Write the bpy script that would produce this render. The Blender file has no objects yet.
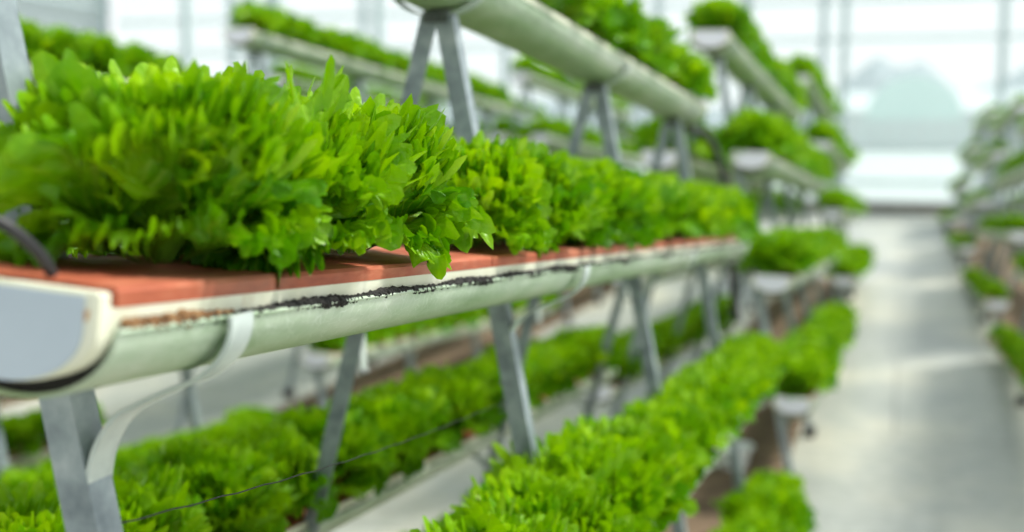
import bpy, math, random
import numpy as np
from mathutils import Matrix, Vector

SC = bpy.context.scene
COL = SC.collection
rng = np.random.default_rng(7)
random.seed(7)

# ------------------------------------------------------------------ helpers
def tag(o, label=None, cat=None, group=None, kind=None):
    if label: o['label'] = label
    if cat: o['category'] = cat
    if group: o['group'] = group
    if kind: o['kind'] = kind
    return o

def link_mesh(name, me, parent=None):
    o = bpy.data.objects.new(name, me)
    COL.objects.link(o)
    if parent: o.parent = parent
    return o

def empty(name, loc=(0, 0, 0)):
    o = bpy.data.objects.new(name, None)
    o.empty_display_size = .1
    o.location = loc
    COL.objects.link(o)
    return o

class MB:
    """collects shapes into one mesh"""
    def __init__(s): s.v = []; s.f = []
    def add(s, v, f):
        n = len(s.v); s.v += [tuple(map(float, p)) for p in v]; s.f += [tuple(i + n for i in q) for q in f]
    def box(s, x0, x1, y0, y1, z0, z1):
        v = [(x0,y0,z0),(x1,y0,z0),(x1,y1,z0),(x0,y1,z0),(x0,y0,z1),(x1,y0,z1),(x1,y1,z1),(x0,y1,z1)]
        s.add(v, [(3,2,1,0),(4,5,6,7),(0,1,5,4),(1,2,6,5),(2,3,7,6),(3,0,4,7)])
    def bar(s, a, b, prof):
        """prism: closed 2-D profile (dx, dy) carried from point a to point b"""
        n = len(prof)
        v = [(a[0]+p[0], a[1]+p[1], a[2]) for p in prof] + [(b[0]+p[0], b[1]+p[1], b[2]) for p in prof]
        f = [(i, (i+1) % n, n+(i+1) % n, n+i) for i in range(n)]
        if b[2] < a[2]: f = [q[::-1] for q in f]
        s.add(v, f + [tuple(range(n))[::-1] if b[2] > a[2] else tuple(range(n)),
                      tuple(range(n, 2*n)) if b[2] > a[2] else tuple(range(n, 2*n))[::-1]])
    def ext(s, loop, y0, y1):
        """closed (x, z) loop extruded along y"""
        n = len(loop)
        v = [(p[0], y0, p[1]) for p in loop] + [(p[0], y1, p[1]) for p in loop]
        s.add(v, [(i, (i+1) % n, n+(i+1) % n, n+i) for i in range(n)] + [tuple(range(n))[::-1], tuple(range(n, 2*n))])
    def tube(s, pts, r, seg=8, jit=0):
        pts = [Vector(p) for p in pts]; n = len(pts); v = []; f = []
        for i, p in enumerate(pts):
            t = (pts[min(i+1, n-1)] - pts[max(i-1, 0)]).normalized()
            u = t.cross(Vector((0, 0, 1)))
            if u.length < 1e-3: u = Vector((1, 0, 0))
            u.normalize(); w = t.cross(u)
            rr = r[i] if hasattr(r, '__len__') else r
            for k in range(seg):
                a = 2*math.pi*k/seg
                q = rr*(1 + jit*random.uniform(-1, 1))
                v.append(p + u*math.cos(a)*q + w*math.sin(a)*q)
        for i in range(n-1):
            for k in range(seg):
                f.append((i*seg+k, i*seg+(k+1) % seg, (i+1)*seg+(k+1) % seg, (i+1)*seg+k))
        f.append(tuple(range(seg))[::-1]); f.append(tuple(range((n-1)*seg, n*seg)))
        s.add(v, f)
    def mesh(s, name, mat, smooth=False, bevel=0):
        me = bpy.data.meshes.new(name); me.from_pydata(s.v, [], s.f); me.update()
        import bmesh
        bm = bmesh.new(); bm.from_mesh(me)
        bmesh.ops.recalc_face_normals(bm, faces=bm.faces)
        if bevel:
            bmesh.ops.bevel(bm, geom=[e for e in bm.edges if len(e.link_faces) == 2 and e.calc_face_angle(0) > .5],
                            offset=bevel, segments=2, affect='EDGES', clamp_overlap=True)
        bm.to_mesh(me); bm.free()
        me.materials.append(mat)
        if smooth:
            for p in me.polygons: p.use_smooth = True
            try: me.set_sharp_from_angle(angle=math.radians(40))
            except Exception: pass
        return me

def catmull(P, n=6):
    out = []
    P = [np.array(p, float) for p in P]
    for i in range(len(P)-1):
        p0 = P[max(i-1, 0)]; p1 = P[i]; p2 = P[i+1]; p3 = P[min(i+2, len(P)-1)]
        for k in range(n):
            t = k/n
            out.append(.5*((2*p1)+(-p0+p2)*t+(2*p0-5*p1+4*p2-p3)*t*t+(-p0+3*p1-3*p2+p3)*t**3))
    out.append(P[-1]); return out

# ------------------------------------------------------------------ materials
class N:
    def __init__(s, name):
        s.m = bpy.data.materials.new(name); s.m.use_nodes = True
        s.t = s.m.node_tree; s.t.nodes.clear()
        s.out = s.t.nodes.new('ShaderNodeOutputMaterial')
    def n(s, typ, **kw):
        o = s.t.nodes.new(typ)
        for k, v in kw.items():
            if k.startswith('i_'):
                o.inputs[k[2:].replace('_', ' ')].default_value = v
            else: setattr(o, k, v)
        return o
    def l(s, a, b): s.t.links.new(a, b)
    def ramp(s, src, stops):
        r = s.n('ShaderNodeValToRGB'); e = r.color_ramp.elements
        while len(e) < len(stops): e.new(.5)
        for q, (p, c) in zip(e, stops):
            q.position = p; q.color = (*c, 1) if len(c) == 3 else c
        s.l(src, r.inputs[0]); return r.outputs[0]
    def noise(s, scale, detail=4, coord=None, rough=.55):
        o = s.n('ShaderNodeTexNoise'); o.inputs['Scale'].default_value = scale
        o.inputs['Detail'].default_value = detail; o.inputs['Roughness'].default_value = rough
        if coord is not None: s.l(coord, o.inputs['Vector'])
        return o.outputs['Fac']
    def mix(s, f, a, b, mode='MIX'):
        o = s.n('ShaderNodeMix', data_type='RGBA', blend_type=mode)
        for sock, val in ((o.inputs[0], f), (o.inputs[6], a), (o.inputs[7], b)):
            if isinstance(val, (int, float)): sock.default_value = val
            elif isinstance(val, tuple): sock.default_value = (*val, 1)
            else: s.l(val, sock)
        return o.outputs[2]
    def bump(s, h, strength=.3, dist=.002):
        b = s.n('ShaderNodeBump'); b.inputs['Strength'].default_value = strength
        b.inputs['Distance'].default_value = dist; s.l(h, b.inputs['Height']); return b.outputs[0]

def simple(name, stops, scale=20, rough=.5, metal=0, bump=.2, bdist=.001, stretch=None):
    a = N(name); tc = a.n('ShaderNodeTexCoord').outputs['Object']
    if stretch:
        mp = a.n('ShaderNodeMapping'); mp.inputs['Scale'].default_value = stretch
        a.l(tc, mp.inputs[0]); tc = mp.outputs[0]
    nz = a.noise(scale, 5, tc)
    p = a.n('ShaderNodeBsdfPrincipled'); p.inputs['Roughness'].default_value = rough
    p.inputs['Metallic'].default_value = metal
    a.l(a.ramp(nz, stops), p.inputs['Base Color'])
    if bump: a.l(a.bump(nz, bump, bdist), p.inputs['Normal'])
    a.l(p.outputs[0], a.out.inputs[0]); return a.m

M = {}
M['zinc'] = simple('galvanised_steel', [(.3, (.17, .21, .24)), (.55, (.31, .37, .40)), (.75, (.48, .54, .56))], 28, .42, .2, .15)
M['zinc_pale'] = simple('pale_galvanised_strap', [(.3, (.42, .49, .48)), (.7, (.68, .76, .73))], 24, .5, .05, .15)
M['weld'] = simple('weld_bead', [(.3, (.10, .11, .11)), (.7, (.35, .37, .36))], 120, .6, .3, .6)
M['clamp'] = simple('dark_steel_clamp', [(.3, (.05, .06, .06)), (.7, (.14, .16, .16))], 28, .5, .3, .15)
M['rubber'] = simple('black_rubber', [(.3, (.012, .012, .014)), (.7, (.03, .03, .033))], 30, .45, 0, .1)
M['soil_gap_black'] = simple('black_soil_and_gap_shade', [(.3, (.006, .006, .006)), (.7, (.03, .028, .026))], 220, .85, 0, .8, .002)
M['seam_dark'] = simple('dark_dirt_line', [(.3, (.02, .022, .02)), (.7, (.07, .075, .06))], 90, .85, 0, .4)
M['soil'] = simple('brown_soil', [(.3, (.10, .065, .04)), (.7, (.24, .165, .10))], 9, .9, 0, .6, .01)
M['plastic_white'] = simple('white_plastic_film', [(.3, (.80, .86, .86)), (.7, (.9, .93, .93))], 2, .4, 0, 0)
M['post'] = simple('grey_painted_post', [(.3, (.44, .55, .56)), (.7, (.56, .66, .67))], 6, .5, .1, 0)
M['kerb'] = simple('grey_brown_kerb', [(.3, (.15, .145, .12)), (.7, (.24, .225, .19))], 3, .8, 0, .2)

# outer channel: mint-white paint, algae stains, fine crazing, green bounce painted on the underside
a = N('weathered_mint_gutter'); tc = a.n('ShaderNodeTexCoord').outputs['Object']
mp = a.n('ShaderNodeMapping'); mp.inputs['Scale'].default_value = (9, 2.5, 9); a.l(tc, mp.inputs[0])
n1 = a.noise(1.0, 6, mp.outputs[0], .6)
c = a.ramp(n1, [(.30, (.22, .34, .18)), (.45, (.43, .55, .40)), (.60, (.66, .73, .62))])
mp2 = a.n('ShaderNodeMapping'); mp2.inputs['Scale'].default_value = (60, 60, 60); mp2.inputs['Rotation'].default_value = (.3, .2, .5); a.l(tc, mp2.inputs[0])
vo = a.n('ShaderNodeTexVoronoi', feature='DISTANCE_TO_EDGE'); a.l(mp2.outputs[0], vo.inputs['Vector']); vo.inputs['Scale'].default_value = 1.3
cr = a.ramp(vo.outputs[0], [(0, (1, 1, 1)), (.035, (0, 0, 0))])
n3 = a.noise(4, 3, tc)
crm = a.n('ShaderNodeMath', operation='MULTIPLY'); a.l(cr, crm.inputs[0]); a.l(n3, crm.inputs[1])
c2 = a.mix(crm.outputs[0], c, (.80, .88, .80))
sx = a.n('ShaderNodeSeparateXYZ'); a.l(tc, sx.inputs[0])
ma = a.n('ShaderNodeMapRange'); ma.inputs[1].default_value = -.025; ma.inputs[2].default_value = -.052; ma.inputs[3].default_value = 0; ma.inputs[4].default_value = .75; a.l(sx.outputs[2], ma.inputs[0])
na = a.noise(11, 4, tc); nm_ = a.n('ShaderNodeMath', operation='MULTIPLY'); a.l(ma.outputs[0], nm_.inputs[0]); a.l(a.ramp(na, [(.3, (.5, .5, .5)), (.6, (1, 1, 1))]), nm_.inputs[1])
c2 = a.mix(nm_.outputs[0], c2, (.20, .32, .09))  # dark green reflection from the leaves painted onto the underside
p = a.n('ShaderNodeBsdfPrincipled'); p.inputs['Roughness'].default_value = .38
a.l(c2, p.inputs['Base Color']); a.l(a.bump(n1, .25, .002), p.inputs['Normal'])
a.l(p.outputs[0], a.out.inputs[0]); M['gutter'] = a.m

# cream liner with rust stains
a = N('cream_liner_with_rust'); tc = a.n('ShaderNodeTexCoord').outputs['Object']
n1 = a.noise(14, 5, tc); n2 = a.noise(5.5, 6, tc, .7)
c = a.ramp(n1, [(.3, (.66, .67, .50)), (.7, (.82, .83, .70))])
st = a.ramp(n2, [(.56, (0, 0, 0)), (.66, (.8, .8, .8))])
sp = a.n('ShaderNodeSeparateXYZ'); a.l(tc, sp.inputs[0])
mr = a.n('ShaderNodeMapRange'); mr.inputs[1].default_value = .05; mr.inputs[2].default_value = .5; mr.inputs[3].default_value = 1; mr.inputs[4].default_value = .12; a.l(sp.outputs[1], mr.inputs[0])
mm = a.n('ShaderNodeMath', operation='MULTIPLY'); a.l(st, mm.inputs[0]); a.l(mr.outputs[0], mm.inputs[1])
c2 = a.mix(mm.outputs[0], c, (.45, .20, .05))
p = a.n('ShaderNodeBsdfPrincipled'); p.inputs['Roughness'].default_value = .45
a.l(c2, p.inputs['Base Color']); a.l(a.bump(n1, .15, .001), p.inputs['Normal']); a.l(p.outputs[0], a.out.inputs[0]); M['liner'] = a.m
M['cap'] = simple('pale_blue_grey_cap', [(.3, (.46, .54, .62)), (.7, (.56, .64, .72))], 6, .5, 0, .08)
M['cap_white'] = simple('white_cap_panel', [(.3, (.76, .77, .86)), (.7, (.86, .87, .93))], 6, .5, 0, .05)
M['cap_rim'] = simple('cream_cap_rim', [(.35, (.80, .80, .62)), (.68, (.82, .82, .68)), (.74, (.60, .30, .08))], 26, .45, 0, .1)
M['rust_soil'] = simple('rusty_brown_dirt', [(.3, (.10, .05, .02)), (.55, (.24, .12, .045)), (.75, (.42, .29, .14))], 90, .85, 0, .7, .002)

# terracotta planting board
a = N('terracotta_board'); tc = a.n('ShaderNodeTexCoord').outputs['Object']
mp = a.n('ShaderNodeMapping'); mp.inputs['Scale'].default_value = (40, 8, 40); a.l(tc, mp.inputs[0])
n1 = a.noise(1, 6, mp.outputs[0], .65); n2 = a.noise(5, 4, tc)
c = a.ramp(n1, [(.25, (.22, .045, .02)), (.5, (.42, .10, .045)), (.75, (.58, .22, .12))])
c = a.mix(a.ramp(n2, [(.5, (0, 0, 0)), (.75, (.4, .4, .4))]), c, (.55, .42, .32))
p = a.n('ShaderNodeBsdfPrincipled'); p.inputs['Roughness'].default_value = .62
a.l(c, p.inputs['Base Color']); a.l(a.bump(n1, .3, .001), p.inputs['Normal']); a.l(p.outputs[0], a.out.inputs[0]); M['board'] = a.m

# concrete floor
a = N('concrete_floor'); tc = a.n('ShaderNodeTexCoord').outputs['Object']
mp = a.n('ShaderNodeMapping'); mp.inputs['Scale'].default_value = (1, .7, 1); a.l(tc, mp.inputs[0])
n1 = a.noise(.9, 6, mp.outputs[0], .6); n2 = a.noise(14, 5, tc)
c = a.ramp(n1, [(.3, (.20, .23, .22)), (.48, (.34, .365, .325)), (.64, (.56, .545, .43))])  # grey and cream patches paint in soft shadow bands and filtered sun
c = a.mix(.25, c, a.ramp(n2, [(.3, (.25, .25, .24)), (.7, (.62, .62, .6))]))
br = a.n('ShaderNodeTexBrick'); a.l(tc, br.inputs['Vector']); br.inputs['Scale'].default_value = 1; br.inputs['Brick Width'].default_value = 3.0; br.inputs['Row Height'].default_value = 2.0
br.inputs['Mortar Size'].default_value = .006; br.inputs['Color1'].default_value = (1, 1, 1, 1); br.inputs['Color2'].default_value = (.94, .94, .94, 1); br.inputs['Mortar'].default_value = (.5, .5, .5, 1)
c = a.mix(1.0, c, br.outputs[0], 'MULTIPLY')
p = a.n('ShaderNodeBsdfPrincipled'); p.inputs['Roughness'].default_value = .45
a.l(c, p.inputs['Base Color']); a.l(p.outputs[0], a.out.inputs[0]); M['floor'] = a.m

# clear film / glass
a = N('clear_glazing')
t_ = a.n('ShaderNodeBsdfTransparent'); t_.inputs[0].default_value = (.97, .99, .99, 1)
g_ = a.n('ShaderNodeBsdfGlossy'); g_.inputs['Roughness'].default_value = .1
d_ = a.n('ShaderNodeBsdfTranslucent'); d_.inputs[0].default_value = (.85, .95, .95, 1)
fr = a.n('ShaderNodeFresnel'); fr.inputs[0].default_value = 1.35
m1 = a.n('ShaderNodeMixShader'); a.l(fr.outputs[0], m1.inputs[0]); a.l(t_.outputs[0], m1.inputs[1]); a.l(g_.outputs[0], m1.inputs[2])
m2 = a.n('ShaderNodeMixShader'); m2.inputs[0].default_value = .18; a.l(m1.outputs[0], m2.inputs[1]); a.l(d_.outputs[0], m2.inputs[2])
a.l(m2.outputs[0], a.out.inputs[0]); M['glass'] = a.m
a = N('translucent_white_film')
d0 = a.n('ShaderNodeBsdfDiffuse'); d0.inputs[0].default_value = (.9, .95, .95, 1)
d_ = a.n('ShaderNodeBsdfTranslucent'); d_.inputs[0].default_value = (.95, 1, 1, 1)
m2 = a.n('ShaderNodeMixShader'); m2.inputs[0].default_value = .7; a.l(d0.outputs[0], m2.inputs[1]); a.l(d_.outputs[0], m2.inputs[2])
a.l(m2.outputs[0], a.out.inputs[0]); M['film'] = a.m
M['tunnel'] = simple('pale_teal_tunnel_film', [(.3, (.44, .62, .59)), (.7, (.54, .70, .67))], .3, .5, 0, 0)  # outdoor materials from here on are paled to carry distance haze
M['tunnel_wall'] = simple('pale_grey_tunnel_wall', [(.3, (.42, .46, .46)), (.7, (.52, .56, .56))], .3, .6, 0, 0)
M['roof_grey'] = simple('pale_grey_roof', [(.3, (.50, .56, .57)), (.7, (.60, .66, .66))], .3, .6, 0, 0)
M['hill'] = simple('hazy_grey_hill', [(.35, (.20, .24, .27)), (.65, (.28, .33, .36))], .05, .9, 0, 0)
M['tree_far'] = simple('hazy_green_trees', [(.35, (.28, .40, .32)), (.65, (.42, .54, .46))], .4, .9, 0, 0)
M['ground'] = simple('pale_outdoor_ground', [(.35, (.40, .45, .42)), (.65, (.55, .58, .55))], .2, .9, 0, 0)

def leaf_mat(name, dark, mid, lite, vein=True):
    a = N(name)
    uv = a.n('ShaderNodeUVMap'); uv.uv_map = 'UVMap'
    tc = a.n('ShaderNodeTexCoord').outputs['Object']
    at = a.n('ShaderNodeAttribute'); at.attribute_name = 'tone'
    nz = a.noise(24, 4, tc, .6)
    ad = a.n('ShaderNodeMath', operation='MULTIPLY_ADD'); a.l(nz, ad.inputs[0]); ad.inputs[1].default_value = .55; a.l(at.outputs['Fac'], ad.inputs[2])
    c = a.ramp(ad.outputs[0], [(.2, dark), (.55, mid), (1.0, lite)])
    sp = a.n('ShaderNodeSeparateXYZ'); a.l(uv.outputs[0], sp.inputs[0])
    h = nz
    if vein:
        # fan of veins: u is the angle across the leaf, v runs from base to margin
        mu = a.n('ShaderNodeMath', operation='MULTIPLY_ADD'); a.l(sp.outputs[0], mu.inputs[0]); mu.inputs[1].default_value = 11; mu.inputs[2].default_value = .5
        n2 = a.noise(40, 2, tc); mu2 = a.n('ShaderNodeMath', operation='MULTIPLY_ADD'); a.l(n2, mu2.inputs[0]); mu2.inputs[1].default_value = .9; a.l(mu.outputs[0], mu2.inputs[2])
        fr = a.n('ShaderNodeMath', operation='FRACT'); a.l(mu2.outputs[0], fr.inputs[0])
        sb = a.n('ShaderNodeMath', operation='SUBTRACT'); a.l(fr.outputs[0], sb.inputs[0]); sb.inputs[1].default_value = .5
        ab = a.n('ShaderNodeMath', operation='ABSOLUTE'); a.l(sb.outputs[0], ab.inputs[0])
        v1 = a.ramp(ab.outputs[0], [(0, (1, 1, 1)), (.16, (0, 0, 0))])
        fade = a.ramp(sp.outputs[1], [(.25, (.85, .85, .85)), (.95, (.12, .12, .12))])
        mv = a.n('ShaderNodeMath', operation='MULTIPLY'); a.l(v1, mv.inputs[0]); a.l(fade, mv.inputs[1])
        c = a.mix(mv.outputs[0], c, (.50, .72, .08))
        vo = a.n('ShaderNodeTexNoise'); a.l(tc, vo.inputs['Vector']); vo.inputs['Scale'].default_value = 85; vo.inputs['Detail'].default_value = 3
        hs = a.n('ShaderNodeMath', operation='MULTIPLY_ADD'); hs.inputs[1].default_value = -.35; a.l(vo.outputs[0], hs.inputs[2]); a.l(mv.outputs[0], hs.inputs[0]); h = hs.outputs[0]
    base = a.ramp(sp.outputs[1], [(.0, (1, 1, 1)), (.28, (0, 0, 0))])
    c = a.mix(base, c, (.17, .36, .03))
    p = a.n('ShaderNodeBsdfPrincipled'); p.inputs['Roughness'].default_value = .36
    p.inputs['Specular IOR Level'].default_value = .34
    a.l(c, p.inputs['Base Color']); a.l(a.bump(h, .8, .004), p.inputs['Normal'])
    tr = a.n('ShaderNodeBsdfTranslucent')
    c3 = a.mix(1.0, c, (1.35, 1.25, .4), 'MULTIPLY'); a.l(c3, tr.inputs[0])
    ms = a.n('ShaderNodeMixShader'); ms.inputs[0].default_value = .30
    a.l(p.outputs[0], ms.inputs[1]); a.l(tr.outputs[0], ms.inputs[2]); a.l(ms.outputs[0], a.out.inputs[0])
    return a.m
M['leaf'] = leaf_mat('lettuce_leaf', (.016, .10, .0005), (.105, .33, .0005), (.40, .66, .001))

# ------------------------------------------------------------------ camera
f = 1216.; H = 1.455; hy = 130.; vx = 905.
pt = math.atan((266-hy)/f); yaw = math.atan((vx-512)/math.hypot(f, 266-hy))
fw = Vector((-math.sin(yaw)*math.cos(pt), math.cos(yaw)*math.cos(pt), -math.sin(pt)))
rt = Vector((math.cos(yaw), math.sin(yaw), 0)); up = rt.cross(fw)
cam = bpy.data.objects.new('camera', bpy.data.cameras.new('camera')); COL.objects.link(cam)
R = Matrix((rt, up, -fw)).transposed()
cam.matrix_world = Matrix.Translation((0, 0, H)) @ R.to_4x4()
cam.data.sensor_width = 36; cam.data.lens = f/1024*36
cam.data.clip_start = .05; cam.data.clip_end = 2000
cam.data.dof.use_dof = True; cam.data.dof.focus_distance = 1.20; cam.data.dof.aperture_fstop = 2.5
SC.camera = cam
def proj(X, Y, Z):
    d = Vector((X, Y, Z-H)); z = d.dot(fw)
    if z < .05: return None
    return 512+f*d.dot(rt)/z, 266-f*d.dot(up)/z, z

# ------------------------------------------------------------------ rack geometry
S = .073                 # fall of the gutters
L = 3.56                 # gutter length
PITCH = 4.01
YN = .64
TIERS = []               # (side, x offset, crack height at near end)
ZT = [1.800, 1.347, .880, .415]
DZ = {('A', 0): -.020, ('B', 0): .04, ('B', 1): .06, ('B', 2): .05, ('B', 3): .04, ('C', 1): .05, ('C', 2): .05, ('C', 3): .05, ('R', 1): -.05, ('R', 2): -.12, ('R', 3): -.12, ('R', 4): -.12}
APEX0 = 1.800-.058
SR, SL = .19, .26
def leg_x(side, z, apex): return (SR if side > 0 else -SL)*(apex-z)
TIERS.append((0, 0.0, ZT[0]))
for k in (1, 2, 3):
    for sd in (1, -1):
        TIERS.append((sd, leg_x(sd, ZT[k], APEX0)+sd*.085, ZT[k]))
FR = [.15, 1.19, 2.22, 3.24]   # frame positions measured from the near end

HW = .077; DP = .052
def half_ellipse(hw, dp, n=20, wall=0):
    pts = []
    if wall: pts.append((-hw, wall))
    pts += [(-hw*math.cos(math.pi*i/n), -dp*math.sin(math.pi*i/n)) for i in range(n+1)]
    if wall: pts.append((hw, wall))
    return pts
def shell(hw, dp, th, y0, y1, wall=0, lip=0):
    o = half_ellipse(hw, dp, 20, wall); i = half_ellipse(hw-th, dp-th, 20, wall)
    mb = MB(); n = len(o)
    ys = np.linspace(y0, y1, 9)
    loop = o + i[::-1]; m = len(loop)
    v = [(x, y, z) for y in ys for x, z in loop]
    fc = [(a*m+k, a*m+(k+1) % m, (a+1)*m+(k+1) % m, (a+1)*m+k) for a in range(8) for k in range(m)]
    for a, fl in ((0, 1), (8, 0)):
        for k in range(n-1):
            q = (a*m+k, a*m+k+1, a*m+m-2-k, a*m+m-1-k)
            fc.append(q[::-1] if fl else q)
    mb.add(v, fc)
    if lip:
        for sx in (-1, 1):
            mb.tube([(sx*hw, y, 0.0005) for y in ys], .0022, 6)
    return mb
WALL = .0155
IHW = .0715
ME = {}
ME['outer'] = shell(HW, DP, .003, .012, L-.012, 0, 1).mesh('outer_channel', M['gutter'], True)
ME['liner'] = shell(IHW, .0385, .0035, 0, L, WALL).mesh('liner', M['liner'], True)
def cap_panel(mat):
    mb = MB(); mb.ext(half_ellipse(IHW-.0095, .0378, 18, WALL+.0075), -.0045, .006); return mb.mesh('cap_panel', mat, False)
def cap_body():
    mb = MB(); mb.ext(half_ellipse(IHW+.0004, .0385, 20, WALL+.0105), -.003, .011); return mb.mesh('end_cap', M['cap_rim'], True, .0015)
o_ = half_ellipse(HW-.0032, DP-.0032, 16); i_ = half_ellipse(IHW-.002, .036, 16)
m_ = len(o_)
mb = MB(); v_ = [(x, y, z) for y in (0, .034) for x, z in o_+i_]; fc_ = []
for k in range(m_-1):
    fc_ += [(k, k+1, m_+k+1, m_+k), (2*m_+k, 3*m_+k, 3*m_+k+1, 2*m_+k+1), (k, 2*m_+k, 2*m_+k+1, k+1), (m_+k, m_+k+1, 3*m_+k+1, 3*m_+k)]
mb.add(v_, fc_)
ME['gap_fill'] = mb.mesh('gap_shade_fill', M['soil_gap_black'])  # black crescent standing in for the shade inside the open gap
ME['cap'] = cap_panel(M['cap']); ME['capw'] = cap_panel(M['cap_white']); ME['rim'] = cap_body()
BT = .013
def board_panel(y0, y1, bw, z0=None, BT=BT):
    WALL = .0155 if z0 is None else z0
    """rounded planting board laid over the liner walls"""
    mb = MB()
    e = .003
    loop = [(-bw, WALL), (-bw, WALL+BT-e), (-bw+e, WALL+BT), (bw-e, WALL+BT), (bw, WALL+BT-e), (bw, WALL)]
    mb.ext(loop, y0, y1)
    return mb
def boards(n):
    mb = MB(); d = (L-.03)/n
    for i in range(n):
        b = board_panel(.016+i*d, .012+(i+1)*d-.003, IHW-.0045, .004); mb.add(b.v, b.f)
    return mb
ME['board'] = boards(7).mesh('planting_board', M['board'])
mb = MB()
for sx in (-1, 1):
    mb.tube([(sx*(HW-.0035), y, .0012+.0008*math.sin(y*9)) for y in np.linspace(.06, L-.05, 60)], .0018, 5, .3)
ME['seam'] = mb.mesh('soil_seam', M['seam_dark'])

def ell_pts(k, a0, a1, n):
    return [(HW*k*math.cos(math.radians(a)), DP*k*math.sin(math.radians(a))) for a in np.linspace(a0, a1, n)]
def strap(path, w=.028, th=.0035):
    """flat bar following an (x, z) path, its width along y"""
    P = [np.array(p) for p in path]; n = len(P); o = []; i_ = []
    for k in range(n):
        t = P[min(k+1, n-1)]-P[max(k-1, 0)]; t = t/np.linalg.norm(t); nn = np.array([t[1], -t[0]])
        o.append(P[k]+nn*th); i_.append(P[k])
    loop = o+i_[::-1]; m = len(loop)
    mb = MB(); v = [(q[0], y, q[1]) for y in (-w/2, w/2) for q in loop]
    fc = [(k, (k+1) % m, m+(k+1) % m, m+k) for k in range(m)]
    for k in range(n-1):
        fc += [(k+1, k, m-1-k, m-2-k), (m+k, m+k+1, m+m-2-k, m+m-1-k)]
    mb.add(v, fc); return mb
def arm_path(side):
    sl = SR if side > 0 else SL
    lx = lambda z: -.085-sl*z + .006
    low = [(-.050, -.190), (-.0495, -.155), (-.047, -.128), (-.038, -.101), (-.021, -.079), (.000, -.0665)]
    hi = ell_pts(1.075, -66, 4, 9)
    P = catmull(low+hi, 4)
    return [(side*p[0], p[1]) for p in P]
ME['arm', 1] = strap(arm_path(1), .031).mesh('cradle_arm', M['zinc_pale'], True)
pl = arm_path(-1); ME['arm', -1] = strap(pl[::-1]).mesh('cradle_arm', M['zinc_pale'], True)
ME['saddle'] = strap(ell_pts(1.07, -176, -4, 26)).mesh('saddle_strap', M['zinc_pale'], True)
def weld_mesh(side):
    sl = SR if side > 0 else SL
    mb = MB(); x = side*(-.085+sl*.185+.004)
    x = side*-.051
    mb.tube([(x+.012*side*0, y, -.186+.002*math.sin(y*900)) for y in np.linspace(-.015, .015, 12)], .004, 6, .4)
    return mb.mesh('weld_bead', M['weld'], True)
ME['weld', 1] = weld_mesh(1); ME['weld', -1] = weld_mesh(-1)
def leg_mesh(side, apex):
    mb = MB(); w = .030; t = .0032
    cx = .016 if side > 0 else -.012
    cx += .012 if side > 0 else -.012
    prof = [(-w, 0), (0, 0), (0, w), (-t, w), (-t, t), (-w, t)]
    if side < 0: prof = [(p[0]+w, p[1]) for p in [(-w, 0), (0, 0), (0, t), (-w+t, t), (-w+t, w), (-w, w)]]
    mb.bar((cx+leg_x(side, .0, apex), -.016, .0), (cx, -.016, apex), prof)
    return mb.mesh('leg', M['zinc'])
def foot_mesh(side, apex):
    mb = MB(); x = (.028 if side > 0 else -.024)+leg_x(side, .01, apex)
    x += -.015 if side > 0 else .015
    mb.box(x-.026, x+.026, -.026, .03, .0, .05); return mb.mesh('rubber_foot', M['rubber'], True, .006)
mb = MB(); mb.box(-.018, .022, -.021, .012, -.012, .006)
mb.tube([(.002, -.027, -.004), (.002, -.020, -.004)], .005, 6)
ME['plate'] = mb.mesh('apex_clamp', M['clamp'])
for i, fy in enumerate(FR):
    ap = APEX0-S*fy
    for sd in (1, -1): ME['leg', i, sd] = leg_mesh(sd, ap); ME['foot', i, sd] = foot_mesh(sd, ap)

TIER_WORD = ['top', 'upper', 'lower', 'bottom']
def tier_name(k):
    sd, _, z = TIERS[k]; t = TIER_WORD[ZT.index(z)]
    return 'top' if sd == 0 else t+(' right' if sd > 0 else ' left')
ORD = ['first', 'second', 'third', 'fourth', 'fifth', 'sixth', 'seventh', 'eighth', 'ninth', 'tenth', 'eleventh', 'twelfth',
       'thirteenth', 'fourteenth', 'fifteenth', 'sixteenth', 'seventeenth', 'eighteenth']
TILT = -math.atan(S)

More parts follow.
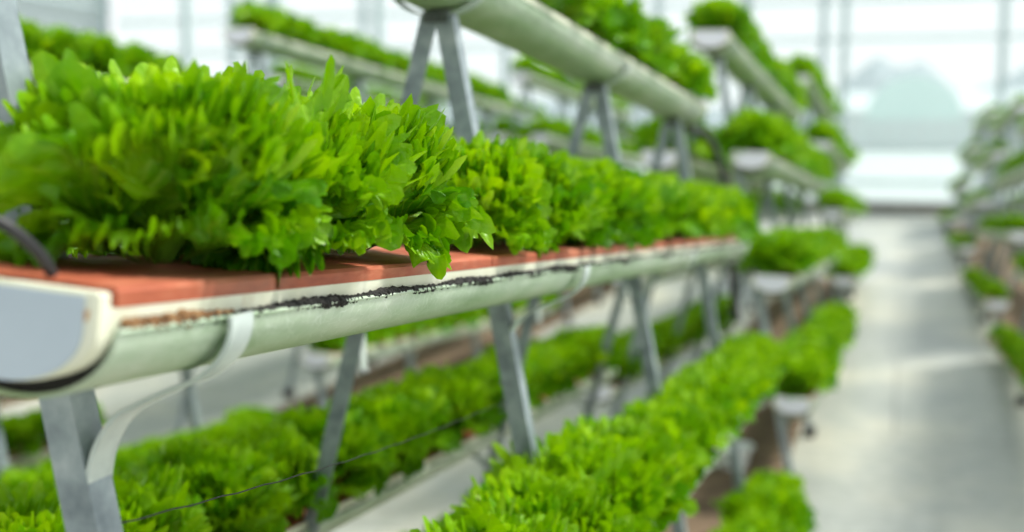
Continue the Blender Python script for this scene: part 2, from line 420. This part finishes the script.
def make_gutter(C, rk, k, rackname, hero=False, dz=0):
    sd, ox, z = TIERS[k]; z = z+dz; y0 = YN+rk*PITCH
    lean = .075 if hero else (.03 if C == -.71 else 0)
    g = empty('gutter_trough', (C+ox, y0, z+lean*HW)); g.rotation_euler = (TILT, lean, 0)
    tag(g, f'pale green half-round gutter, {tier_name(k)} tier, {rackname}', 'gutter', 'hydroponic gutter troughs')
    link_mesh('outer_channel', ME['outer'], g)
    link_mesh('liner', ME['liner'], g)
    for yy in (.016, L-.05): link_mesh('gap_shade_fill', ME['gap_fill'], g).location = (0, yy, 0)
    for yy, ry in ((0, 0), (L, math.pi)):
        cp = link_mesh('end_cap', ME['rim'], g); cp.location = (0, yy, 0); cp.rotation_euler = (0, 0, ry)
        link_mesh('cap_panel', ME['cap' if hero else 'capw'], cp)
    if not hero:
        link_mesh('planting_board', ME['board'], g)
        link_mesh('soil_seam', ME['seam'], g)
    else:
        cuts = [.016, .78, 1.36, 1.94, 2.5, 3.05, L-.008]
        for a_, b_ in zip(cuts, cuts[1:]):
            link_mesh('planting_board', board_panel(a_, b_-.0035, IHW+.0005).mesh('planting_board', M['board']), g)
        # crumbly black soil squeezed out of the joint between liner and channel
        mb = MB(); r_ = random.Random(3)
        ys = np.arange(.085, L-.05, .0022); pts = []; rr = []
        for y in ys:
            w = .0027+.0016*max(0, math.sin(y*23+1)*math.sin(y*7.3))+.0010*r_.random()
            if .3 < y < 1.25: w += .0010*(.5+.5*math.sin(y*61))
            pts.append((HW-.0018, y, .0016+.0012*math.sin(y*31)+.0007*r_.uniform(-1, 1))); rr.append(w)
        mb.tube(pts, rr, 7, .35)
        for _ in range(260):
            y = r_.uniform(.25, 1.6); c_ = Vector((HW-.0008+r_.uniform(-.001, .002), y, .0016+.0012*math.sin(y*31)+r_.uniform(-.003, .004)))
            s_ = r_.uniform(.0008, .002)
            mb.tube([c_-Vector((0, s_, 0)), c_, c_+Vector((0, s_, 0))], [s_*.5, s_, s_*.5], 5, .3)
        link_mesh('soil_seam', mb.mesh('soil_seam', M['soil_gap_black']), g)
        mb = MB(); pts = []; rr = []
        for y in np.arange(.022, .16, .0022):
            pts.append((HW-.003, y, .0030+.0012*r_.uniform(-1, 1))); rr.append(.0042*(1-max(0, (y-.10))/.075)+.0012*r_.random())
        mb.tube(pts, rr, 7, .4)
        tag(link_mesh('dirt_crust', mb.mesh('dirt_crust', M['rust_soil']), g), 'rusty brown dirt crust at the near end of the joint')
    return g

def make_frame(C, rk, i, rackname, dz=0):
    y = YN+rk*PITCH+FR[i]; ap = APEX0-S*FR[i]
    fr = empty('a_frame_stand', (C, y, 0)); kz = (ap+dz)/ap
    tag(fr, f'galvanised steel A-frame stand, {ORD[i]} from near end, {rackname}', 'stand', 'steel stands carrying the gutters')
    for sd in (1, -1):
        lg = link_mesh('leg', ME['leg', i, sd], fr); lg.scale = (1, 1, kz)
        if C == -.71 and rk == 0 and i == 0 and sd > 0: lg.location = (-.014, 0, 0)
        link_mesh('rubber_foot', ME['foot', i, sd], fr)
    o = link_mesh('apex_clamp', ME['plate'], fr); o.location = (0, 0, ap+dz)
    o = link_mesh('saddle_strap', ME['saddle'], fr); o.location = (0, 0, ZT[0]+dz-S*FR[i]-.001)
    for sd, ox, z in TIERS[1:]:
        o = link_mesh('cradle_arm', ME['arm', sd], fr); o.location = (ox, 0, z+dz-S*FR[i]-.001)
        w = link_mesh('weld_bead', ME['weld', sd], o)
    return fr

# ------------------------------------------------------------------ lettuce
def leaf_arrays(r, Ln, e0, bend, az, NS, NP, fan, A, cup, base_r, fq=1.0):
    s = np.linspace(0, 1, NS)**.58; ph = np.linspace(-1, 1, NP)
    Sg, Pg = np.meshgrid(s, ph, indexing='ij')
    p1, p2, p3, p4, p5 = r.uniform(0, 6.28, 5)
    nw = r.uniform(3.4, 5.2)*fq
    th = math.pi*nw*Pg + 1.1*np.sin(2.6*Pg+p5) + p1 + .8*np.sin(4*Sg+p4)
    th2 = (3.7 if fq == 1 else (2.9 if fq > .5 else 2.2))*th + p2 + 1.3*np.sin(5*Pg+p3)
    th3 = (8.1 if fq == 1 else 6.1)*th + p3 + 1.5*Sg + 1.5*np.sin(7*Pg+p2)
    env = .65+.35*np.sin(3.1*Pg+p4)
    Rm = Ln*(.68+.32*np.cos(Pg*1.2))*(1+.05*np.sin(4*Pg+p3)+.03*np.sin(th2+1)*Sg**3+(.050*np.sin(th3+Sg*2)*Sg**6 + .03*np.sin(9.7*th+p5)*Sg**8 if fq > .5 else 0))
    # the margin rolls alternately up and down
    s0 = .86 if fq == 1 else (.83 if fq > .5 else .76); tt = np.clip((Sg-s0)/(1-s0), 0, 1)
    kap = ((1.05 if fq == 1 else 1.25)*np.sin(th2)+(.45*np.sin(th3) if fq == 1 else 0)+.5*np.sin(th+1)+.35*np.sin(3.3*Pg+p4))*(.75+.25*env)
    kap = np.where(np.abs(kap) < .05, .05, kap)
    Se = np.minimum(Sg, s0)+(1-s0)*np.sin(kap*tt)/kap
    roll = Rm*(1-s0)*(1-np.cos(kap*tt))/kap
    ang = fan*Pg*(.18+.82*np.clip(Sg*1.3, 0, 1)**1.3)
    ang = ang - fan*((.45 if fq == 1 else .7)/(math.pi*nw))*Sg**2*np.cos(th)*env - fan*(.8/((3.7 if fq == 1 else 2.9)*math.pi*nw))*Sg**6*np.cos(th2)
    x = Rm*Se*np.sin(ang); l = Rm*Se*np.cos(ang)
    t = np.linspace(-.4, 1.4, 90)*Ln; e = e0-bend*np.sign(t)*np.abs(t/Ln)**1.5
    dt = t[1]-t[0]; co = np.cumsum(np.cos(e))*dt; cu = np.cumsum(np.sin(e))*dt
    z0 = np.interp(0, t, co), np.interp(0, t, cu)
    out = np.interp(l, t, co)-z0[0]; upv = np.interp(l, t, cu)-z0[1]; ee = np.interp(l, t, e)
    nd = cup*x*x/Ln*2.0
    nd += roll + (.60 if fq == 1 else .85)*A*Sg**(3.0 if fq == 1 else 2.2)*np.sin(th)*env
    if fq > .5: nd += .34*A*Sg**7*np.sin(th3)*(.6+.4*np.sin(5*Pg)) + .20*A*Sg**5*np.sin(th2+2)
    nd += .20*A*np.sin(17*Pg+5*Sg+p2)*np.sin(18*Sg+p4+4*Pg)*Sg
    if fq == 1: nd += .22*A*Sg**2*np.sin(2.3*th+p4)*env + .10*A*np.sin(31*Pg+9*Sg)*np.sin(27*Sg+p1-6*Pg)*Sg
    nx = -np.sin(ee); nz = np.cos(ee)
    O = out+nx*nd+base_r; Z = upv+nz*nd
    ca, sa = math.cos(az), math.sin(az)
    V = np.stack([O*ca-x*sa, O*sa+x*ca, Z], -1).reshape(-1, 3)
    uv = np.stack([Pg, Sg], -1).reshape(-1, 2)
    idx = np.arange(NS*NP).reshape(NS, NP)
    F = np.stack([idx[:-1, :-1], idx[:-1, 1:], idx[1:, 1:], idx[1:, :-1]], -1).reshape(-1, 4)
    return V, F, uv

def head_arrays(seed, NS, NP, nl, size=1.0, spread=1.0, Ak=1.0, fq=1.0):
    r = np.random.default_rng(seed)
    Vs, Fs, Us, Ts = [], [], [], []; n = 0
    for i in range(nl):
        q = i/(nl-1)                      # 0 heart .. 1 outermost
        az = i*2.39996+r.uniform(-.3, .3)
        if q < .74:
            w_ = q/.74
            e0 = math.radians(88-40*w_**1.1+r.uniform(-8, 8)); Ln = size*(.128+.012*min(1, w_*2)-.026*w_)*r.uniform(.88, 1.12)
            bend = math.radians(12+50*w_*r.uniform(.5, 1.2))
        else:                              # low outer leaves that rest on the board
            w_ = (q-.74)/.26
            e0 = math.radians(46-24*w_+r.uniform(-6, 6)); Ln = size*r.uniform(.088, .112); bend = math.radians(45+35*r.random())
        A = size*r.uniform(.0090, .0135)*Ak
        V, F, uv = leaf_arrays(r, Ln, e0, bend, az, NS, NP, r.uniform(.85, 1.2), A, r.uniform(.0, .7), size*(.004+.010*q), fq)
        V[:, 2] = np.maximum(V[:, 2], -.004-.03*np.clip(np.hypot(V[:, 0], V[:, 1])/.085-1, 0, 1)) + .003
        Vs.append(V); Fs.append(F+n); Us.append(uv)
        tone = .42-.26*q+r.uniform(-.14, .16)+.12*uv[:, 1]
        Ts.append(tone); n += len(V)
    return np.concatenate(Vs), np.concatenate(Fs), np.concatenate(Us), np.concatenate(Ts)

def np_mesh(name, V, F, UV, T, mat):
    me = bpy.data.meshes.new(name)
    me.vertices.add(len(V)); me.vertices.foreach_set('co', V.astype(np.float32).ravel())
    me.loops.add(F.size); me.loops.foreach_set('vertex_index', F.astype(np.int32).ravel())
    me.polygons.add(len(F)); me.polygons.foreach_set('loop_start', np.arange(0, F.size, 4, dtype=np.int32))
    me.polygons.foreach_set('loop_total', np.full(len(F), 4, np.int32))
    me.update(calc_edges=True)
    u = me.uv_layers.new(name='UVMap'); u.data.foreach_set('uv', UV[F.ravel()].astype(np.float32).ravel())
    at = me.attributes.new('tone', 'FLOAT', 'POINT'); at.data.foreach_set('value', T.astype(np.float32))
    me.polygons.foreach_set('use_smooth', np.ones(len(F), bool))
    me.materials.append(mat); me.validate(); return me

HI = [head_arrays(100+i, 27, 270, 29) for i in range(5)]
MID = [head_arrays(200+i, 13, 92, 28, 1, 1, 1, .7) for i in range(5)]
LOW = [head_arrays(300+i, 6, 26, 16, 1.0, 1.0, 1.0, .42) for i in range(4)]
HIM = [np_mesh('lettuce', *h, M['leaf']) for h in HI]
MIDM = [np_mesh('lettuce', *h, M['leaf']) for h in MID]
LOWM = [np_mesh('lettuce', *h, M['leaf']) for h in LOW]

# ------------------------------------------------------------------ racks
RACKS = []   # (C, rk, name)
ROWS = [(-.71, 'A', [0, 1, 2]), (-2.72, 'B', [0, 1, 2, 3]), (-4.75, 'C', [1, 2, 3]), (-6.78, 'D', [2, 3]), (1.06, 'R', [1, 2, 3, 4])]
RN = {'A': ['nearest rack', 'second rack left of aisle', 'last rack left of aisle'],
      'B': ['second-row first rack', 'second-row second rack', 'second-row third rack', 'second-row last rack'],
      'C': ['', 'third-row near rack', 'third-row middle rack', 'third-row last rack'],
      'D': ['', '', 'fourth-row nearer rack', 'fourth-row farther rack'],
      'R': ['', 'nearest rack right of aisle', 'second rack right of aisle', 'third rack right of aisle', 'farthest rack right of aisle']}
plants = []
for C, row, ids in ROWS:
    for rk in ids:
        nm = RN[row][rk]
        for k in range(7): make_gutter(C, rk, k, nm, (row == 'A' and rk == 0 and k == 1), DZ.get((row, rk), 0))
        for i in range(4): make_frame(C, rk, i, nm, DZ.get((row, rk), 0))
        for k, (sd, ox, z) in enumerate(TIERS):
            r = np.random.default_rng(int(1000+C*77+rk*31+k*7) % 99999)
            n = 17
            for j in range(n):
                y = (.13+j*(L-.26)/(n-1)) if (row, rk, k) != ('A', 0, 1) else (.19+j*.165 if j < 3 else .87+(j-3)*.196)+r.uniform(-.015, .015)
                X = C+ox+r.uniform(-.008, .008); Y = YN+rk*PITCH+y; Z = z+DZ.get((row, rk), 0)-S*y+(WALL+BT+.001 if (row, rk, k) == ('A', 0, 1) else .018)+(.004 if row == 'A' else 0)
                sc = r.uniform(.9, 1.12)
                sc *= ({'R': .82}.get(row, 1.08) if row != 'A' or rk == 0 else 1.2)
                if z == ZT[0]: sc *= .95
                if (row, rk, k) == ('A', 0, 1): sc *= .90+.22*math.exp(-((y-.42)/.34)**2)
                pr = proj(X, Y, Z+.08)
                vis = pr is not None and -60 < pr[0] < 1084 and -60 < pr[1] < 640
                plants.append(dict(X=X, Y=Y, Z=Z, sc=sc, rz=r.uniform(0, 6.28), row=row, rk=rk, k=k, j=j, nm=nm, pr=pr, vis=vis, s=r.integers(0, 1000)))
def weight(p):
    if not p['vis']: return 0
    w = 1/p['pr'][2]
    if p['row'] == 'A' and p['k'] in (1, 3, 5, 0): w *= 1.6      # outer side, nothing in front
    if p['row'] == 'A' and p['k'] in (2,): w *= .5
    if p['row'] in 'BCD' and p['k'] in (2, 4, 6): w *= .5
    if p['row'] == 'R' and p['k'] in (1, 3, 5): w *= .5
    return w
plants.sort(key=weight, reverse=True)
single = [p for p in plants if p['vis']][:296]; rest = [p for p in plants if p['vis']][296:]
LC = {}
for p in single:
    z = p['pr'][2]
    ms = HIM if z < 2.6 else (MIDM if z < 5.0 else LOWM)
    o = link_mesh('lettuce', ms[p['s'] % len(ms)])
    o.location = (p['X'], p['Y'], p['Z']); o.rotation_euler = (TILT*.5, 0, p['rz']); o.scale = (p['sc'],)*3
    nm = p['nm']
    if (p['row'], p['rk'], p['k'], p['j']) == ('A', 0, 1, 2):
        o.rotation_euler = (0, 0, 0); rq = np.random.default_rng(5)
        for az_, e_, b_, L_ in ((math.radians(16), .62, 1.7, .112), (math.radians(-20), .30, 1.5, .096)):
            V, F, U = leaf_arrays(rq, L_, e_, b_, az_, 26, 120, .40, .010, 1.2, .012, .55)
            V[:, 2] += .022
            dl = link_mesh('drooping_leaf', np_mesh('drooping_leaf', V, F, U, .30+.1*U[:, 1], M['leaf']), o)
            tag(dl, 'pale pointed leaf drooping over the board edge')
    tag(o, f"frilly green lettuce, {ORD[p['j']]} from near end, {tier_name(p['k'])} gutter, {nm}", 'lettuce', 'lettuce heads growing in the gutters')
Vs, Fs, Us, Ts = [], [], [], []; n = 0
for p in rest:
    V, F, U, T = LOW[p['s'] % len(LOW)]
    c, s_ = math.cos(p['rz']), math.sin(p['rz'])
    W = np.stack([(V[:, 0]*c-V[:, 1]*s_), (V[:, 0]*s_+V[:, 1]*c), V[:, 2]], -1)*p['sc']+np.array([p['X'], p['Y'], p['Z']])
    Vs.append(W); Fs.append(F+n); Us.append(U); Ts.append(T); n += len(V)
if rest:
    o = link_mesh('distant_lettuce', np_mesh('distant_lettuce', np.concatenate(Vs), np.concatenate(Fs), np.concatenate(Us), np.concatenate(Ts), M['leaf']))
    tag(o, 'mass of small distant green lettuce filling the farther gutters', 'lettuce', None, 'stuff')
print('PLANTS', len(plants), 'single', len(single), 'rest', len(rest))

# ------------------------------------------------------------------ hoses and wire
def single_tube(name, pts, r, mat, label, cat, n=8):
    mb = MB(); mb.tube(catmull(pts, n), r, 10)
    return tag(link_mesh(name, mb.mesh(name, mat, True)), label, cat)
zb = ZT[1]-.02+WALL+BT
single_tube('drip_hose', [(-.66, .60, zb+.012), (-.615, .612, zb+.036), (-.580, .626, zb+.048), (-.553, .642, zb+.041), (-.538, .660, zb+.020), (-.534, .668, zb+.004)], .0042,
            M['rubber'], 'black drip hose arching into the board at the near trough end', 'hose')
ye = YN+L
zt = ZT[0]-.02-S*L; zm = ZT[1]-.02-S*L; zl = ZT[2]-S*L
mx = -.71+TIERS[1][1]; lx_ = -.71+TIERS[3][1]
single_tube('drain_hose', [(-.70, ye-.10, zt-.056), (-.690, ye-.07, zt-.066), (-.66, ye+.01, zt-.075), (-.630, ye+.045, zt-.12), (-.595, ye+.06, zt-.22), (mx-.03, ye+.055, zm+.14), (mx-.02, ye+.02, zm+.07), (mx-.02, ye-.03, zm+.032)], .013,
            M['rubber'], 'black drain hose from top gutter down to upper right gutter, nearest rack', 'hose')
single_tube('drain_hose', [(mx+.01, ye-.10, zm-.056), (mx+.012, ye-.09, zm-.09), (mx+.02, ye-.08, zm-.20), (mx+.03, ye-.08, zm-.26)], .013,
            M['rubber'], 'short black drain hose hanging under the upper right gutter, nearest rack', 'hose')
bn = empty('plastic_basin', (-.655, 5.18, .002)); tag(bn, 'white plastic basin on the brown soil below the second rack', 'basin')
mb = MB(); pr_ = [(.05, 0), (.072, .088), (.080, .092), (.080, .098), (.070, .098), (.047, .006)]
v_ = [(r_*math.cos(2*math.pi*k/28), r_*math.sin(2*math.pi*k/28), z_) for r_, z_ in pr_ for k in range(28)]
mb.add(v_, [(a_*28+k, a_*28+(k+1) % 28, (a_+1)*28+(k+1) % 28, (a_+1)*28+k) for a_ in range(5) for k in range(28)]+[tuple(range(28))[::-1], tuple(range(140, 168))])
link_mesh('bowl', mb.mesh('bowl', M['plastic_white'], True), bn)
mb = MB(); mb.tube([(.080*math.cos(a_), .080*math.sin(a_), .098) for a_ in np.linspace(0, 2*math.pi, 30)], .005, 8); link_mesh('rolled_rim', mb.mesh('rolled_rim', M['plastic_white'], True), bn)
w0, w1 = (-.60, YN+FR[0], 1.14), (-.86, YN+FR[1], 1.02)
pts = []
for i in range(40):
    t = i/39; pts.append((w0[0], w0[1]+(w1[1]-w0[1])*t, w0[2]+(w1[2]-w0[2])*t-.012*math.sin(math.pi*t)+.0007*math.sin(i*2.1)))
single_tube('thin_wire', pts, .0007, M['rubber'], 'thin dark fuzzy wire sagging between stands above the lower left lettuce', 'wire', 2)

# ------------------------------------------------------------------ setting
def struct(name, mb, mat):
    return tag(link_mesh(name, mb.mesh(name, mat)), kind='structure')
YW = 22.3
mb = MB(); mb.box(-16, 8, -5, YW, -.1, 0); struct('floor', mb, M['floor'])
mb = MB(); mb.box(-16, 8, -5.2, -5, 0, 3.2); struct('wall_light_block', mb, M['kerb'])  # unseen solid wall, added to block sky light from behind the camera
mb = MB(); mb.box(8, 8.2, -5, YW, 0, .3); struct('wall_right', mb, M['kerb'])
for n_, (C, row, ids) in enumerate(ROWS):
    mb = MB(); y0 = YN+ids[0]*PITCH-.15; y1 = YN+ids[-1]*PITCH+L+.1
    mb.box(C-.36, C+.27, y0, y1, 0, .004); struct('trim_%d' % (n_+1), mb, M['soil'])
# back wall: kerb, white film skirt, glazed bays
mb = MB(); mb.box(-16, 8, YW, YW+.2, 0, .19); struct('wall_back', mb, M['kerb'])
mb = MB(); mb.box(-16, 8, YW+.08, YW+.10, .19, 1.10); struct('wall_back_skirt', mb, M['film'])
mb = MB()
for X in np.arange(-13.22, 8, 2.95): mb.box(X-.06, X+.06, YW, YW+.12, .26, 6)
for z in (.55, 1.12, 3.03, 3.70, 5.2): mb.box(-16, 8, YW+.02, YW+.07, z-.03, z+.03)
struct('trim_20', mb, M['post'])
mb = MB(); mb.box(-16, 8, YW+.09, YW+.095, 1.10, 6); struct('window_1', mb, M['glass'])
# left wall
mb = MB(); mb.box(-16.2, -16, -3, YW, 0, .3); struct('wall_left', mb, M['kerb'])
mb = MB()
for Y in np.arange(-2, YW, 3.0): mb.box(-16.05, -15.93, Y-.05, Y+.05, .3, 6)
for z in (1.2, 2.4, 4.0): mb.box(-16.03, -15.97, -3, YW, z-.03, z+.03)
struct('trim_21', mb, M['post'])
mb = MB(); mb.box(-16.12, -16.115, -3, YW, .3, 6); struct('window_2', mb, M['glass'])
# inner posts
mb = MB()
for X, Y in ((-1.02, 21.5), (-1.75, 14.2), (-8.0, 14.0), (-5.75, 10.5), (-8.0, 18.0), (-3.7, 16.6), (-11.5, 12.), (-11.5, 18.)):
    mb.box(X-.06, X+.06, Y-.06, Y+.06, 0, 6)
struct('trim_22', mb, M['post'])
# outside
mb = MB(); mb.box(-400, 400, -400, 900, -.3, -.1); struct('ground', mb, M['ground'])
def tunnel(name, X0, X1, Y0, Y1, wallh, rise, label):
    t = empty(name, ((X0+X1)/2, Y0, -.1)); w = (X1-X0)/2
    tag(t, label, 'greenhouse')
    arc = [(-w*math.cos(math.pi*i/20), wallh+rise*math.sin(math.pi*i/20)) for i in range(21)]
    mb = MB(); mb.ext(arc+[(w-.1, wallh-.05), (-w+.1, wallh-.05)], 0, Y1-Y0)
    link_mesh('arched_roof', mb.mesh('arched_roof', M['tunnel'], True), t)
    mb = MB(); mb.box(-w, w, .02, Y1-Y0, 0, wallh); link_mesh('side_wall', mb.mesh('side_wall', M['tunnel_wall']), t)
    mb = MB()
    for i in range(7): 
        x = -w+2*w*i/6; mb.box(x-.08, x+.08, -.05, .02, 0, wallh+.02)
    link_mesh('wall_rib', mb.mesh('wall_rib', M['post']), t)
tunnel('polytunnel', -1.8, 2.5, 60, 85, 2.1, 1.95, 'pale teal arched polytunnel outside beyond the end wall')
t = empty('long_greenhouse', (3, 92, -.1)); tag(t, 'long low pale grey greenhouse outside behind the teal polytunnel', 'greenhouse')
mb = MB(); mb.box(-9, 14, 0, 20, 0, 2.9); link_mesh('side_wall', mb.mesh('side_wall', M['tunnel_wall']), t)
mb = MB(); mb.add([(-9.2, -.3, 2.9), (14.2, -.3, 2.9), (14.2, 20.3, 2.9), (-9.2, 20.3, 2.9), (-9.2, 10, 4.6), (14.2, 10, 4.6)], [(0, 1, 5, 4), (3, 4, 5, 2), (0, 4, 3), (1, 2, 5), (0, 3, 2, 1)])
link_mesh('pitched_roof', mb.mesh('pitched_roof', M['roof_grey']), t)
def ridge(name, pts, Y, depth, mat, label, cat):
    """hill or wood: a ridge line (X, Z) with front and rear slopes"""
    mb = MB(); n = len(pts); r_ = random.Random(5); rows = 7
    v = []
    for a_ in range(rows):
        t = a_/(rows-1); h = math.sin(math.pi*t)**.7 if 0 < t < 1 else 0
        for x, z in pts: v.append((x*(1+.02*r_.uniform(-1, 1)), Y+depth*(t-.5), z*h*(1+.03*r_.uniform(-1, 1))-.2))
    mb.add(v, [(a_*n+k, a_*n+k+1, (a_+1)*n+k+1, (a_+1)*n+k) for a_ in range(rows-1) for k in range(n-1)] + [tuple([0]+[(rows-1)*n]+[(rows-1)*n+n-1]+[n-1])])
    return tag(link_mesh(name, mb.mesh(name, mat, True)), label, cat)
YH = 600; km = YH*.95/f
hp = [(-900, 14), (-500, 26), (-300, 24), (-180, 18), (-90, 12)] 
for px, py in ((830, 100), (850, 80), (868, 65), (880, 57), (893, 68), (905, 66), (918, 62), (932, 76), (944, 88), (962, 92), (990, 82), (1010, 68), (1030, 66), (1060, 78)):
    hp.append(((px-905)*km*1.05, (130-py)*km+H))
hp += [(120, 20), (300, 30), (600, 15)]
hp.sort()
tag(ridge('hill', hp, YH, 160, M['hill'], None, None), kind='structure')

# ------------------------------------------------------------------ light
w = bpy.data.worlds.new('overcast_sky'); SC.world = w; w.use_nodes = True
nt = w.node_tree; nt.nodes.clear()
bg = nt.nodes.new('ShaderNodeBackground'); ou = nt.nodes.new('ShaderNodeOutputWorld')
tcw = nt.nodes.new('ShaderNodeTexCoord'); sp = nt.nodes.new('ShaderNodeSeparateXYZ'); rp = nt.nodes.new('ShaderNodeValToRGB')
nt.links.new(tcw.outputs['Generated'], sp.inputs[0]); nt.links.new(sp.outputs[2], rp.inputs[0])
rp.color_ramp.elements[0].position = 0; rp.color_ramp.elements[0].color = (.98, 1.0, 1.0, 1)
rp.color_ramp.elements[1].position = .9; rp.color_ramp.elements[1].color = (.86, .95, 1.0, 1)
nt.links.new(rp.outputs[0], bg.inputs[0]); bg.inputs[1].default_value = 1.05
nt.links.new(bg.outputs[0], ou.inputs[0])
sun = bpy.data.objects.new('sun', bpy.data.lights.new('sun', 'SUN')); COL.objects.link(sun)
sun.data.energy = 4.0; sun.data.angle = math.radians(9); sun.data.color = (1, .97, .88)
sd = Vector((-.50, -.30, -.85)).normalized()
sun.rotation_euler = sd.to_track_quat('-Z', 'Y').to_euler()

SC.view_settings.view_transform = 'Standard'; SC.view_settings.look = 'None'
SC.view_settings.gamma = 1; SC.view_settings.exposure = .22; SC.view_settings.use_curve_mapping = False
SC.cycles.use_denoising = True
SC.cycles.max_bounces = 8; SC.cycles.diffuse_bounces = 4; SC.cycles.transparent_max_bounces = 12
SC.cycles.caustics_reflective = False; SC.cycles.caustics_refractive = False
